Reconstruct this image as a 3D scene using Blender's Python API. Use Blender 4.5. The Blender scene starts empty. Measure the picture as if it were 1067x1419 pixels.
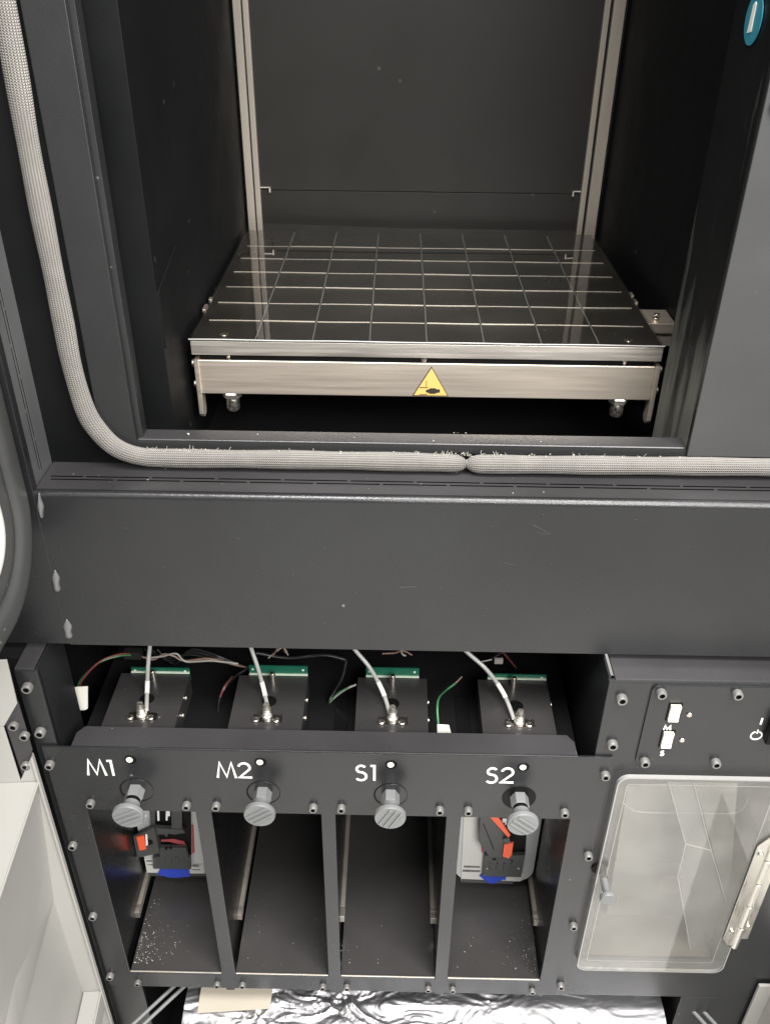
import bpy, bmesh, math, random
from mathutils import Vector, Matrix, Quaternion, noise
random.seed(7)
scene = bpy.context.scene
COL = scene.collection

# ------------------------------------------------------------------ camera, world, lamps, exposure
CAM = Vector((0, 0, 1.5))
RT = Vector((0.99982065, 0.01669914, 0.00893372))
DN = Vector((0.01655713, -0.54172388, -0.84039342))
FW = Vector((-0.00919424, 0.84039061, -0.54190321))
FPX = 1231.0
cd = bpy.data.cameras.new('camera'); cam = bpy.data.objects.new('camera', cd); COL.objects.link(cam)
m3 = Matrix((RT, -DN, -FW)).transposed()
cam.matrix_world = Matrix.Translation(CAM) @ m3.to_4x4()
cd.sensor_fit = 'HORIZONTAL'; cd.sensor_width = 36; cd.lens = FPX / 1067 * 36
cd.clip_start = 0.01; cd.clip_end = 100
scene.camera = cam

world = bpy.data.worlds.new('World'); scene.world = world; world.use_nodes = True
bg = world.node_tree.nodes['Background']
bg.inputs['Color'].default_value = (0.97, 0.98, 1.0, 1); bg.inputs['Strength'].default_value = 0.33

def area(name, loc, target, sx, sy, power, color):
    l = bpy.data.lights.new(name, 'AREA'); l.shape = 'RECTANGLE'; l.size = sx; l.size_y = sy
    l.energy = power; l.color = color
    o = bpy.data.objects.new(name, l); COL.objects.link(o); o.location = loc
    o.rotation_euler = (Vector(target) - Vector(loc)).to_track_quat('-Z', 'Y').to_euler()
    return o
area('ceiling_lamp', (1.15, -1.35, 2.6), (0.1, 0.7, 1.0), 2.2, 0.9, 128, (1.0, 0.972, 0.945))
area('ceiling_lamp', (0.1, -0.15, 2.75), (0.0, 0.6, 0.8), 1.8, 0.5, 80, (1.0, 0.975, 0.95))

vs = scene.view_settings
vs.view_transform = 'Standard'; vs.look = 'None'; vs.gamma = 1; vs.exposure = 0.35
try: vs.use_curve_mapping = False
except Exception: pass

# ------------------------------------------------------------------ materials
def nt(name):
    m = bpy.data.materials.new(name); m.use_nodes = True
    t = m.node_tree; b = t.nodes['Principled BSDF']
    return m, t, b
def L(t, a, b): t.links.new(a, b)
def node(t, typ, **kw):
    n = t.nodes.new(typ)
    for k, v in kw.items(): setattr(n, k, v)
    return n
def ramp(t, fac, stops):
    r = node(t, 'ShaderNodeValToRGB'); e = r.color_ramp.elements
    while len(e) < len(stops): e.new(0.5)
    for el, (p, c) in zip(e, stops):
        el.position = p; el.color = (c, c, c, 1) if isinstance(c, (int, float)) else (*c, 1)
    L(t, fac, r.inputs['Fac']); return r
def paint(name, col, rough=0.42, var=0.1, specks=0.0, smudge=0.25, spec=0.5, grain=0.04, metallic=0.0, speck_scale=90, speck_col=(0.55, 0.54, 0.5), stretch=(1, 1, 1)):
    """coated sheet metal or plastic with smudges in the gloss, faint mottling, fine grain and dust specks"""
    m, t, b = nt(name)
    tc = node(t, 'ShaderNodeTexCoord'); mp = node(t, 'ShaderNodeMapping'); mp.inputs['Scale'].default_value = stretch
    L(t, tc.outputs['Object'], mp.inputs['Vector']); V = mp.outputs['Vector']
    n1 = node(t, 'ShaderNodeTexNoise'); n1.inputs['Scale'].default_value = 14; n1.inputs['Detail'].default_value = 6; n1.inputs['Roughness'].default_value = .62
    L(t, V, n1.inputs['Vector'])
    nb = node(t, 'ShaderNodeTexNoise'); nb.inputs['Scale'].default_value = 4.2; nb.inputs['Detail'].default_value = 3; nb.inputs['Distortion'].default_value = .8; L(t, V, nb.inputs['Vector'])
    av = node(t, 'ShaderNodeMath', operation='MULTIPLY_ADD'); L(t, n1.outputs['Fac'], av.inputs[0]); av.inputs[1].default_value = .45
    hb_ = node(t, 'ShaderNodeMath', operation='MULTIPLY'); L(t, nb.outputs['Fac'], hb_.inputs[0]); hb_.inputs[1].default_value = .55; L(t, hb_.outputs[0], av.inputs[2])
    r1 = ramp(t, av.outputs[0], [(0.34, rough * (1 - smudge)), (0.66, min(1, rough * (1 + smudge)))])
    L(t, r1.outputs['Color'], b.inputs['Roughness'])
    lo = tuple(c * (1 - var) for c in col); hi = tuple(min(1, c * (1 + var)) for c in col)
    n3 = node(t, 'ShaderNodeTexNoise'); n3.inputs['Scale'].default_value = 5.5; n3.inputs['Detail'].default_value = 7; L(t, V, n3.inputs['Vector'])
    r2 = ramp(t, n3.outputs['Fac'], [(0.3, lo), (0.7, hi)])
    out = r2.outputs['Color']
    if specks > 0:
        vo = node(t, 'ShaderNodeTexVoronoi'); vo.inputs['Scale'].default_value = speck_scale; L(t, tc.outputs['Object'], vo.inputs['Vector'])
        n4 = node(t, 'ShaderNodeTexNoise'); n4.inputs['Scale'].default_value = 9; n4.inputs['Detail'].default_value = 3; L(t, tc.outputs['Object'], n4.inputs['Vector'])
        rr = ramp(t, vo.outputs['Distance'], [(0.05, 1.0), (0.12, 0.0)])
        sp = node(t, 'ShaderNodeSeparateColor'); L(t, vo.outputs['Color'], sp.inputs['Color'])
        keep = ramp(t, sp.outputs['Red'], [(0.90, 0.0), (0.95, 1.0)])
        k2 = ramp(t, n4.outputs['Fac'], [(0.42, 0.0), (0.6, 1.0)])
        mu = node(t, 'ShaderNodeMath', operation='MULTIPLY'); L(t, rr.outputs['Color'], mu.inputs[0]); L(t, keep.outputs['Color'], mu.inputs[1])
        mu2 = node(t, 'ShaderNodeMath', operation='MULTIPLY'); L(t, mu.outputs[0], mu2.inputs[0]); L(t, k2.outputs['Color'], mu2.inputs[1])
        mu3 = node(t, 'ShaderNodeMath', operation='MULTIPLY'); L(t, mu2.outputs[0], mu3.inputs[0]); mu3.inputs[1].default_value = specks
        mx = node(t, 'ShaderNodeMixRGB'); L(t, mu3.outputs[0], mx.inputs['Fac']); L(t, out, mx.inputs['Color1']); mx.inputs['Color2'].default_value = (*speck_col, 1)
        out = mx.outputs['Color']
    L(t, out, b.inputs['Base Color'])
    b.inputs['Specular IOR Level'].default_value = spec; b.inputs['Metallic'].default_value = metallic
    n2 = node(t, 'ShaderNodeTexNoise'); n2.inputs['Scale'].default_value = 900; n2.inputs['Detail'].default_value = 2; L(t, tc.outputs['Object'], n2.inputs['Vector'])
    bp = node(t, 'ShaderNodeBump'); bp.inputs['Strength'].default_value = grain; bp.inputs['Distance'].default_value = 0.001
    L(t, n2.outputs['Fac'], bp.inputs['Height']); L(t, bp.outputs['Normal'], b.inputs['Normal'])
    return m
def steel(name, col, rough=0.3, stretch=(3, 60, 60), amount=0.35):
    """brushed metal: noise drawn out along the grain drives the gloss and the tone"""
    m, t, b = nt(name)
    tc = node(t, 'ShaderNodeTexCoord'); mp = node(t, 'ShaderNodeMapping'); mp.inputs['Scale'].default_value = stretch
    L(t, tc.outputs['Object'], mp.inputs['Vector'])
    n = node(t, 'ShaderNodeTexNoise'); n.inputs['Scale'].default_value = 8; n.inputs['Detail'].default_value = 6; L(t, mp.outputs['Vector'], n.inputs['Vector'])
    r = ramp(t, n.outputs['Fac'], [(0.3, rough * (1 - amount)), (0.7, rough * (1 + amount))]); L(t, r.outputs['Color'], b.inputs['Roughness'])
    c = ramp(t, n.outputs['Fac'], [(0.3, tuple(x * .955 for x in col)), (0.7, col)]); L(t, c.outputs['Color'], b.inputs['Base Color'])
    b.inputs['Metallic'].default_value = 1.0
    bp = node(t, 'ShaderNodeBump'); bp.inputs['Strength'].default_value = .06; bp.inputs['Distance'].default_value = .0005
    L(t, n.outputs['Fac'], bp.inputs['Height']); L(t, bp.outputs['Normal'], b.inputs['Normal'])
    return m
def clear(name, tint, haze, ior=1.5, rough=0.02, noise=0.0):
    """clear sheet: Fresnel gloss over see-through with a little milky scatter"""
    m = bpy.data.materials.new(name); m.use_nodes = True; t = m.node_tree; t.nodes.clear()
    o = node(t, 'ShaderNodeOutputMaterial')
    tr = node(t, 'ShaderNodeBsdfTransparent'); tr.inputs['Color'].default_value = (*tint, 1)
    df = node(t, 'ShaderNodeBsdfDiffuse'); df.inputs['Color'].default_value = (.72, .71, .66, 1)
    gl = node(t, 'ShaderNodeBsdfGlossy'); gl.inputs['Roughness'].default_value = rough
    fr = node(t, 'ShaderNodeFresnel'); ge = node(t, 'ShaderNodeNewGeometry')   # thin sheet: the same reflectance from either side
    mi = node(t, 'ShaderNodeMapRange'); mi.inputs['To Min'].default_value = ior; mi.inputs['To Max'].default_value = 1 / ior
    L(t, ge.outputs['Backfacing'], mi.inputs['Value']); L(t, mi.outputs['Result'], fr.inputs['IOR'])
    m1 = node(t, 'ShaderNodeMixShader'); m2 = node(t, 'ShaderNodeMixShader')
    L(t, tr.outputs[0], m1.inputs[1]); L(t, df.outputs[0], m1.inputs[2])
    tc = node(t, 'ShaderNodeTexCoord')
    n = node(t, 'ShaderNodeTexNoise'); n.inputs['Scale'].default_value = 16; n.inputs['Detail'].default_value = 6; L(t, tc.outputs['Object'], n.inputs['Vector'])
    r = ramp(t, n.outputs['Fac'], [(0.3, max(0, haze * (1 - noise))), (0.7, haze * (1 + noise))]); L(t, r.outputs['Color'], m1.inputs['Fac'])
    L(t, fr.outputs[0], m2.inputs['Fac']); L(t, m1.outputs[0], m2.inputs[1]); L(t, gl.outputs[0], m2.inputs[2]); L(t, m2.outputs[0], o.inputs['Surface'])
    return m
M = {}
M['panel'] = paint('black_powder_coat', (.0125, .0130, .0140), .32, .2, .3, .34, grain=.22, speck_scale=70)
M['panel2'] = paint('black_panel_coat', (.0135, .0142, .0152), .30, .2, .45, .2, grain=.10, speck_scale=70)
M['frame'] = paint('black_frame_coat', (.0135, .0140, .0145), .36, .14, .3, .3, grain=.08)
M['worn'] = paint('worn_jamb_coat', (.005, .0055, .006), .45, .5, .4, .4, spec=.22, grain=.08)
def smear(m):
    t = m.node_tree; b = t.nodes['Principled BSDF']; src = b.inputs['Base Color'].links[0].from_socket
    tc = node(t, 'ShaderNodeTexCoord'); mp = node(t, 'ShaderNodeMapping'); mp.inputs['Scale'].default_value = (1, 34, 5); L(t, tc.outputs['Object'], mp.inputs['Vector'])
    n = node(t, 'ShaderNodeTexNoise'); n.inputs['Scale'].default_value = 1.6; n.inputs['Detail'].default_value = 5; L(t, mp.outputs['Vector'], n.inputs['Vector'])
    se = node(t, 'ShaderNodeSeparateXYZ'); L(t, tc.outputs['Object'], se.inputs['Vector'])
    mr = node(t, 'ShaderNodeMapRange'); L(t, se.outputs['Z'], mr.inputs['Value'])
    for k, v in (('From Min', 1.30), ('From Max', 1.14), ('To Min', 0.0), ('To Max', .34)): mr.inputs[k].default_value = v
    ad = node(t, 'ShaderNodeMath', operation='ADD'); L(t, n.outputs['Fac'], ad.inputs[0]); L(t, mr.outputs['Result'], ad.inputs[1])
    r = ramp(t, ad.outputs[0], [(.60, 0.0), (.90, .8)])
    mx = node(t, 'ShaderNodeMixRGB'); L(t, r.outputs['Color'], mx.inputs['Fac']); L(t, src, mx.inputs['Color1']); mx.inputs['Color2'].default_value = (.16, .165, .145, 1)
    L(t, mx.outputs['Color'], b.inputs['Base Color'])
smear(M['worn'])
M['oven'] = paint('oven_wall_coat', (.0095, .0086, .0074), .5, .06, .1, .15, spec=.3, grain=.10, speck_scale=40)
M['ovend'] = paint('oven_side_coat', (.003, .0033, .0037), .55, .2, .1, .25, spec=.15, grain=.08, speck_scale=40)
M['dark'] = paint('unlit_black', (.0025, .0025, .003), .7, .1, 0, .1, spec=.2)
M['gloss'] = paint('glossy_black_sheet', (.005, .005, .0055), .28, .15, .15, .4, grain=.02)
M['tray'] = paint('black_tray_coat', (.036, .0345, .034), .32, .25, .2, .4, grain=.05, speck_scale=140)
M['box'] = paint('satin_black_box', (.024, .023, .023), .32, .35, .4, .35, grain=.05, speck_scale=110)
M['top'] = paint('lit_flange_coat', (.034, .033, .0345), .30, .3, .4, .35, grain=.08)  # overhead light on level faces put into a lighter colour
M['rubber'] = paint('black_door_skin', (.05, .051, .05), .40, .25, .3, .3)
M['cream'] = paint('cream_plastic', (.31, .306, .286), .38, .05, .12, .15, grain=.12, speck_col=(.3, .28, .24))
M['beam'] = steel('stainless_beam', (.80, .715, .61), .5, (1.2, 30, 30), amount=.05)
M['edge'] = steel('aluminium_plate_edge', (.86, .80, .72), .42, (1.5, 40, 40), amount=.2)
M['rail'] = paint('satin_rail', (.22, .20, .17), .5, .12, 0, .2, metallic=.35, stretch=(8, 8, 1))
M['zinc'] = steel('zinc_fastener', (.62, .58, .52), .34, (40, 40, 40))
M['screw'] = paint('grey_screw_head', (.17, .167, .16), .38, .2, 0, .2, metallic=.35)
M['socket'] = paint('screw_socket', (.003, .003, .003), .5, spec=.15)
M['knob'] = paint('grey_knob_plastic', (.145, .15, .15), .42, .12, .2, .2, grain=.06)
M['hingem'] = steel('nickel_hinge', (.62, .60, .55), .34, (40, 40, 6))
M['white'] = paint('white_print', (.78, .78, .76), .5, .04)
M['ivory'] = paint('ivory_rocker', (.72, .69, .56), .35, .05)
M['plate'] = paint('platen_top', (.012, .011, .0095), .34, .25, .3, .35, spec=.6)
M['groove'] = steel('groove_metal', (.60, .54, .45), .3, (30, 30, 30))
M['sheet'] = clear('clear_build_sheet', (.82, .80, .76), .006, 2.15, .02, .8)
M['acryl'] = clear('scuffed_acrylic', (.95, .95, .94), .065, 1.5, .04, .4)
M['film'] = clear('reflection_film', (.86, .86, .85), .11, 1.45, .12, .3)  # film tones standing for room reflections in the clear door
M['film2'] = clear('reflection_film_dark', (.50, .52, .58), .12, 1.45, .12, .3)
M['acryledge'] = paint('acrylic_cut_edge', (.27, .27, .26), .3, .1)
M['pcb'] = paint('circuit_green', (.006, .075, .045), .35, .2)
M['pcbe'] = paint('circuit_edge', (.42, .50, .40), .4, .2)
M['tube'] = paint('milky_tube', (.31, .31, .295), .3, .06)
M['wgreen'] = paint('wire_green', (.03, .13, .05), .4)
M['wred'] = paint('wire_red', (.12, .03, .025), .4)
M['wbrown'] = paint('wire_pinkish', (.17, .105, .08), .45)
M['wblack'] = paint('wire_black', (.012, .012, .012), .4)
M['wwhite'] = paint('wire_white', (.28, .27, .25), .45)
M['paper'] = paint('paper_tag', (.72, .71, .64), .6, .06)
M['yellow'] = paint('warning_yellow', (.50, .325, .10), .4, .05)
M['ink'] = paint('black_ink', (.02, .018, .012), .5)
M['canister'] = paint('grey_canister_plastic', (.40, .41, .41), .32, .1, .1, .2)
M['latch'] = paint('dark_latch_plastic', (.050, .052, .052), .42, .15)
M['orange'] = paint('orange_latch', (.80, .11, .04), .4, .08)
M['blue'] = paint('blue_tape', (.025, .055, .42), .55, .12)
M['label'] = paint('canister_label', (.50, .495, .47), .5, .06)
M['labelgrey'] = paint('label_small_print', (.14, .13, .13), .6, .5, stretch=(40, 1, 6))
M['labelred'] = paint('label_print_red', (.35, .06, .07), .6, .2)
M['teal'] = paint('teal_sticker', (.03, .22, .30), .35, .15)
M['board'] = paint('beige_liner', (.085, .074, .058), .6, .25, 0, .2)
M['brown'] = paint('brown_card', (.33, .22, .13), .7, .3)
M['card'] = paint('cardboard', (.40, .365, .30), .75, .08)
M['crumb'] = paint('pale_crumb', (.42, .40, .35), .6, .1)
M['line'] = paint('bright_groove', (.30, .283, .257), .4, .15, metallic=.5)
M['scuff'] = paint('pale_scuff', (.085, .085, .085), .6, .3)
M['sideledge'] = paint('lit_side_ledge', (.075, .077, .078), .34, .3, .2, .35)  # bright sheen of the side ledge put into its colour
M['frame2'] = paint('lighter_frame_tone', (.040, .0405, .041), .34, .15, .2, .3, grain=.08)  # lighter tone for the plate on the right of the mouth
M['floor'] = paint('vinyl_floor', (.58, .57, .54), .4, .1)
M['glue'] = paint('grey_filler_bead', (.10, .10, .10), .28, .1)
# foil
m, t, b = nt('aluminium_foil'); b.inputs['Metallic'].default_value = 1; b.inputs['Base Color'].default_value = (.46, .46, .47, 1); b.inputs['Roughness'].default_value = .22
tc = node(t, 'ShaderNodeTexCoord'); vo = node(t, 'ShaderNodeTexVoronoi'); vo.inputs['Scale'].default_value = 55; L(t, tc.outputs['Object'], vo.inputs['Vector'])
bp = node(t, 'ShaderNodeBump'); bp.inputs['Strength'].default_value = .10; bp.inputs['Distance'].default_value = .002; L(t, vo.outputs['Distance'], bp.inputs['Height']); L(t, bp.outputs['Normal'], b.inputs['Normal'])
M['foil'] = m
b.inputs['Roughness'].default_value = .46
# braided sleeve: strands along the tube crossed by fine picks
m, t, b = nt('braided_sleeve'); b.inputs['Roughness'].default_value = .75
uv = node(t, 'ShaderNodeUVMap'); se = node(t, 'ShaderNodeSeparateXYZ'); L(t, uv.outputs['UV'], se.inputs['Vector'])
def wave(src, k, ph=0.0):
    a = node(t, 'ShaderNodeMath', operation='MULTIPLY'); L(t, src, a.inputs[0]); a.inputs[1].default_value = k
    s = node(t, 'ShaderNodeMath', operation='SINE'); L(t, a.outputs[0], s.inputs[0]); return s.outputs[0]
wu = wave(se.outputs['X'], 2 * math.pi / .0018); wv = wave(se.outputs['Y'], 2 * math.pi * 22)
mu = node(t, 'ShaderNodeMath', operation='MULTIPLY'); L(t, wu, mu.inputs[0]); L(t, wv, mu.inputs[1])
ad = node(t, 'ShaderNodeMath', operation='ADD'); L(t, mu.outputs[0], ad.inputs[0]); L(t, wv, ad.inputs[1])
tcg = node(t, 'ShaderNodeTexCoord'); ng = node(t, 'ShaderNodeTexNoise'); ng.inputs['Scale'].default_value = 60; ng.inputs['Detail'].default_value = 4; L(t, tcg.outputs['Object'], ng.inputs['Vector'])
ad2 = node(t, 'ShaderNodeMath', operation='MULTIPLY_ADD'); L(t, ng.outputs['Fac'], ad2.inputs[0]); ad2.inputs[1].default_value = 1.2; L(t, ad.outputs[0], ad2.inputs[2])
mr = node(t, 'ShaderNodeMapRange'); L(t, ad2.outputs[0], mr.inputs['Value']); mr.inputs['From Min'].default_value = -1.2; mr.inputs['From Max'].default_value = 2.4
rc = ramp(t, mr.outputs['Result'], [(0.0, (.045, .04, .032)), (0.5, (.150, .143, .132)), (1.0, (.27, .26, .24))])
L(t, rc.outputs['Color'], b.inputs['Base Color'])
bp = node(t, 'ShaderNodeBump'); bp.inputs['Strength'].default_value = .7; bp.inputs['Distance'].default_value = .0006; L(t, ad.outputs[0], bp.inputs['Height']); L(t, bp.outputs['Normal'], b.inputs['Normal'])
M['braid'] = m

# ------------------------------------------------------------------ builders
def at(px, py, Y=None, X=None, Z=None):
    """a point of the place on a plane at a known depth, side or height (measured off the photograph)"""
    d = RT * (px - 533.5) + DN * (py - 709.5) + FW * FPX
    s = (Y - CAM.y) / d.y if Y is not None else (X - CAM.x) / d.x if X is not None else (Z - CAM.z) / d.z
    return CAM + d * s
def put(name, bm, mat, parent=None, smooth=30):
    me = bpy.data.meshes.new(name)
    bmesh.ops.recalc_face_normals(bm, faces=bm.faces); bm.to_mesh(me); bm.free()
    for mm in (mat if isinstance(mat, (list, tuple)) else [mat]): me.materials.append(M[mm] if isinstance(mm, str) else mm)
    if smooth:
        for p in me.polygons: p.use_smooth = True
        me.set_sharp_from_angle(angle=math.radians(max(smooth, 35)))
    o = bpy.data.objects.new(name, me); COL.objects.link(o)
    if smooth and len(me.polygons) < 3000:
        wn = o.modifiers.new('weighted_normals', 'WEIGHTED_NORMAL'); wn.keep_sharp = True; wn.weight = 60
    if parent:
        o.parent = parent; o.matrix_parent_inverse = inv(parent)
    return o
def wm(o):
    base = Matrix.Translation(o.location) @ o.rotation_euler.to_matrix().to_4x4()
    return wm(o.parent) @ o.matrix_parent_inverse @ base if o.parent else base
def inv(o): return wm(o).inverted()
def thing(name, label, cat, loc, group=None):
    o = bpy.data.objects.new(name, None); COL.objects.link(o); o.location = loc; o.empty_display_size = .02
    o['label'] = label; o['category'] = cat
    if group: o['group'] = group
    return o
def tag(o, label, cat, group=None):
    o['label'] = label; o['category'] = cat
    if group: o['group'] = group
    return o
def copy_tree(o, delta, parent=None, label=None):
    c = o.copy(); COL.objects.link(c)
    if parent: c.parent = parent
    else: c.location = o.location + Vector(delta)
    if label: c['label'] = label
    for ch in list(o.children): copy_tree(ch, delta, c)
    return c
def a_box(bm, x0, x1, y0, y1, z0, z1, bev=0, seg=2):
    r = bmesh.ops.create_cube(bm, size=1); v = r['verts']
    for q in v: q.co = Vector(((x0 + x1) / 2 + q.co.x * (x1 - x0), (y0 + y1) / 2 + q.co.y * (y1 - y0), (z0 + z1) / 2 + q.co.z * (z1 - z0)))
    if bev:
        e = list({e for q in v for e in q.link_edges})
        bmesh.ops.bevel(bm, geom=e, offset=bev, segments=seg, affect='EDGES', profile=.5)
    return bm
def box(name, x0, x1, y0, y1, z0, z1, mat, parent=None, bev=0.0006, seg=2):
    return put(name, a_box(bmesh.new(), x0, x1, y0, y1, z0, z1, bev, seg), mat, parent)
def prism(bm, pts, off, bev=0):
    """extrude a planar outline by a vector"""
    v0 = [bm.verts.new(p) for p in pts]; off = Vector(off); v1 = [bm.verts.new(Vector(p) + off) for p in pts]
    n = len(pts); fs = [bm.faces.new(v0), bm.faces.new(v1[::-1])]
    for i in range(n): fs.append(bm.faces.new((v0[i], v1[i], v1[(i + 1) % n], v0[(i + 1) % n])))
    if bev: bmesh.ops.bevel(bm, geom=list(fs[0].edges) + list(fs[1].edges), offset=bev, segments=2, affect='EDGES', profile=.5)
    return bm
def poly(name, pts, off, mat, parent=None, bev=0): return put(name, prism(bmesh.new(), pts, off, bev), mat, parent)
def rrect(u0, u1, v0, v1, r, seg=6):
    out = []
    for (cu, cv, a0) in ((u1 - r, v1 - r, 0), (u0 + r, v1 - r, 90), (u0 + r, v0 + r, 180), (u1 - r, v0 + r, 270)):
        for i in range(seg + 1):
            a = math.radians(a0 + 90 * i / seg); out.append((cu + r * math.cos(a), cv + r * math.sin(a)))
    return out
def lathe(bm, prof, o, axis, seg=24, mats=None, hexa=None):
    """revolve (radius, height) pairs about an axis through o"""
    q = Vector((0, 0, 1)).rotation_difference(Vector(axis).normalized()); rings = []
    for (r, h) in prof:
        if r < 1e-6: rings.append([bm.verts.new(Vector(o) + q @ Vector((0, 0, h)))])
        else: rings.append([bm.verts.new(Vector(o) + q @ Vector((r * math.cos(2 * math.pi * i / seg), r * math.sin(2 * math.pi * i / seg), h))) for i in range(seg)])
    for k in range(len(rings) - 1):
        a, b = rings[k], rings[k + 1]
        for i in range(seg):
            j = (i + 1) % seg
            if len(a) == 1 and len(b) == 1: continue
            f = bm.faces.new((a[0], b[i], b[j])) if len(a) == 1 else bm.faces.new((a[i], a[j], b[0])) if len(b) == 1 else bm.faces.new((a[i], a[j], b[j], b[i]))
            if mats: f.material_index = mats[k]
    return bm
def sheet_holes(x0, x1, z0, z1, holes, y, th, bev=0.0):
    """upright sheet with rectangular cut-outs; holes = (x0, x1, z0, z1)"""
    xs = sorted({x0, x1} | {h[0] for h in holes} | {h[1] for h in holes}); zs = sorted({z0, z1} | {h[2] for h in holes} | {h[3] for h in holes})
    xs = [x for x in xs if x0 <= x <= x1]; zs = [z for z in zs if z0 <= z <= z1]
    bm = bmesh.new(); vg = {}
    def v(i, j):
        if (i, j) not in vg: vg[i, j] = bm.verts.new((xs[i], y, zs[j]))
        return vg[i, j]
    for i in range(len(xs) - 1):
        for j in range(len(zs) - 1):
            cx, cz = (xs[i] + xs[i + 1]) / 2, (zs[j] + zs[j + 1]) / 2
            if any(h[0] < cx < h[1] and h[2] < cz < h[3] for h in holes): continue
            bm.faces.new((v(i, j), v(i + 1, j), v(i + 1, j + 1), v(i, j + 1)))
    r = bmesh.ops.extrude_face_region(bm, geom=list(bm.faces))
    for q in r['geom']:
        if isinstance(q, bmesh.types.BMVert): q.co.y += th
    bmesh.ops.recalc_face_normals(bm, faces=bm.faces)
    if bev:
        es = [e for e in bm.edges if len(e.link_faces) == 2 and e.calc_face_angle() > 1 and abs(e.verts[0].co.y - y) < 1e-6 and abs(e.verts[1].co.y - y) < 1e-6]
        bmesh.ops.bevel(bm, geom=es, offset=bev, segments=2, affect='EDGES', profile=.5)
    return bm
def spline(pts, n=12):
    P = [Vector(p) for p in pts]; out = []
    for i in range(len(P) - 1):
        p0 = P[max(i - 1, 0)]; p1 = P[i]; p2 = P[i + 1]; p3 = P[min(i + 2, len(P) - 1)]
        for k in range(n):
            s = k / n
            out.append(.5 * ((2 * p1) + (p2 - p0) * s + (2 * p0 - 5 * p1 + 4 * p2 - p3) * s * s + (3 * p1 - p0 - 3 * p2 + p3) * s ** 3))
    return out + [P[-1]]
def sweep(bm, pts, rad, seg=8, uv=False, flat=None):
    """tube along points; rad is a number or f(i, angle)"""
    n = len(pts); tang = [(pts[min(i + 1, n - 1)] - pts[max(i - 1, 0)]).normalized() for i in range(n)]
    nrm = tang[0].orthogonal().normalized(); rings = []; s = 0; S = []
    for i in range(n):
        if i:
            nrm = tang[i - 1].rotation_difference(tang[i]) @ nrm; s += (pts[i] - pts[i - 1]).length
        S.append(s); bi = tang[i].cross(nrm); ring = []
        for k in range(seg):
            a = 2 * math.pi * k / seg; r = rad(i, a) if callable(rad) else rad
            ring.append(bm.verts.new(pts[i] + (nrm * math.cos(a) + bi * math.sin(a)) * r))
        rings.append(ring)
    ul = bm.loops.layers.uv.verify() if uv else None
    for i in range(n - 1):
        for k in range(seg):
            j = (k + 1) % seg
            f = bm.faces.new((rings[i][k], rings[i][j], rings[i + 1][j], rings[i + 1][k]))
            if uv:
                for lp, (a, b) in zip(f.loops, ((S[i], k), (S[i], k + 1), (S[i + 1], k + 1), (S[i + 1], k))): lp[ul].uv = (a, b / seg)
    bm.faces.new(rings[0][::-1]); bm.faces.new(rings[-1])
    return bm
def tube(name, pts, r, mat, parent=None, seg=8, n=10):
    return put(name, sweep(bmesh.new(), spline(pts, n), r, seg), mat, parent, 60)
def cyl(name, o, axis, r, h, mat, parent=None, seg=20, ch=0.0004):
    return put(name, lathe(bmesh.new(), [(0, 0), (r - ch, 0), (r, ch), (r, h - ch), (r - ch, h), (0, h)], o, axis, seg), mat, parent, 40)
_screw = None
def screw(x, y, z, parent, r=.0046, h=.0058, axis=(0, -1, 0)):
    """socket head screw: turned head with a dark socket"""
    global _screw
    bm = bmesh.new()
    lathe(bm, [(r, 0), (r, h * .78), (r * .86, h), (r * .55, h), (r * .5, h * .45), (0, h * .4)], (0, 0, 0), axis, 16, [0, 0, 0, 1, 1])  # socket faces in black, recess shade put into the colour
    key = (r, h, tuple(axis)); _screw = _screw or {}
    if key not in _screw:
        o = put('screw', bm, ['screw', 'socket'], parent, 35); _screw[key] = o.data
    else:
        bm.free(); o = bpy.data.objects.new('screw', _screw[key]); COL.objects.link(o); o.parent = parent; o.matrix_parent_inverse = inv(parent)
    o.location = (x, y, z)
    o.rotation_euler = (0, random.uniform(0, 6.28), 0) if axis == (0, -1, 0) else (0, 0, 0)
    return o
def strokes(name, lines, o, h, w, mat, parent, y_th=.0004):
    """lettering drawn as ribbons on an upright face; lines in units of the letter height, o = lower left"""
    bm = bmesh.new()
    for ln in lines:
        P = [Vector((o[0] + p[0] * h, o[1], o[2] + p[1] * h)) for p in ln]; lf = []; rg = []
        for i, p in enumerate(P):
            d0 = (P[i] - P[i - 1]).normalized() if i else (P[1] - P[0]).normalized()
            d1 = (P[i + 1] - P[i]).normalized() if i < len(P) - 1 else d0
            n0 = Vector((-d0.z, 0, d0.x)); n1 = Vector((-d1.z, 0, d1.x)); nn = (n0 + n1)
            nn = nn.normalized() / max(.55, nn.normalized().dot(n0)) if nn.length > 1e-4 else n0
            lf.append(p + nn * w / 2); rg.append(p - nn * w / 2)
        for i in range(len(P) - 1):
            prism(bm, [lf[i], lf[i + 1], rg[i + 1], rg[i]], (0, -y_th, 0))
    return put(name, bm, mat, parent, 0)
def arc(cx, cy, r, a0, a1, n=12, ry=None): return [(cx + r * math.cos(math.radians(a0 + (a1 - a0) * i / n)), cy + (ry or r) * math.sin(math.radians(a0 + (a1 - a0) * i / n))) for i in range(n + 1)]
GLY = {'M': ([[(0.02, 0), (.17, 1), (.43, .06), (.69, 1), (.84, 0)]], .97),
       '1': ([[(0.02, .96), (.2, .96), (.2, 0)]], .42),
       '2': ([arc(.28, .70, .25, 165, -28, 14, .27) + [(.03, .045), (.60, .045)]], .7),
       'S': ([arc(.27, .745, .20, 35, 245, 14, .215) + arc(.26, .27, .235, 80, -145, 16, .26)], .66)}
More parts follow.
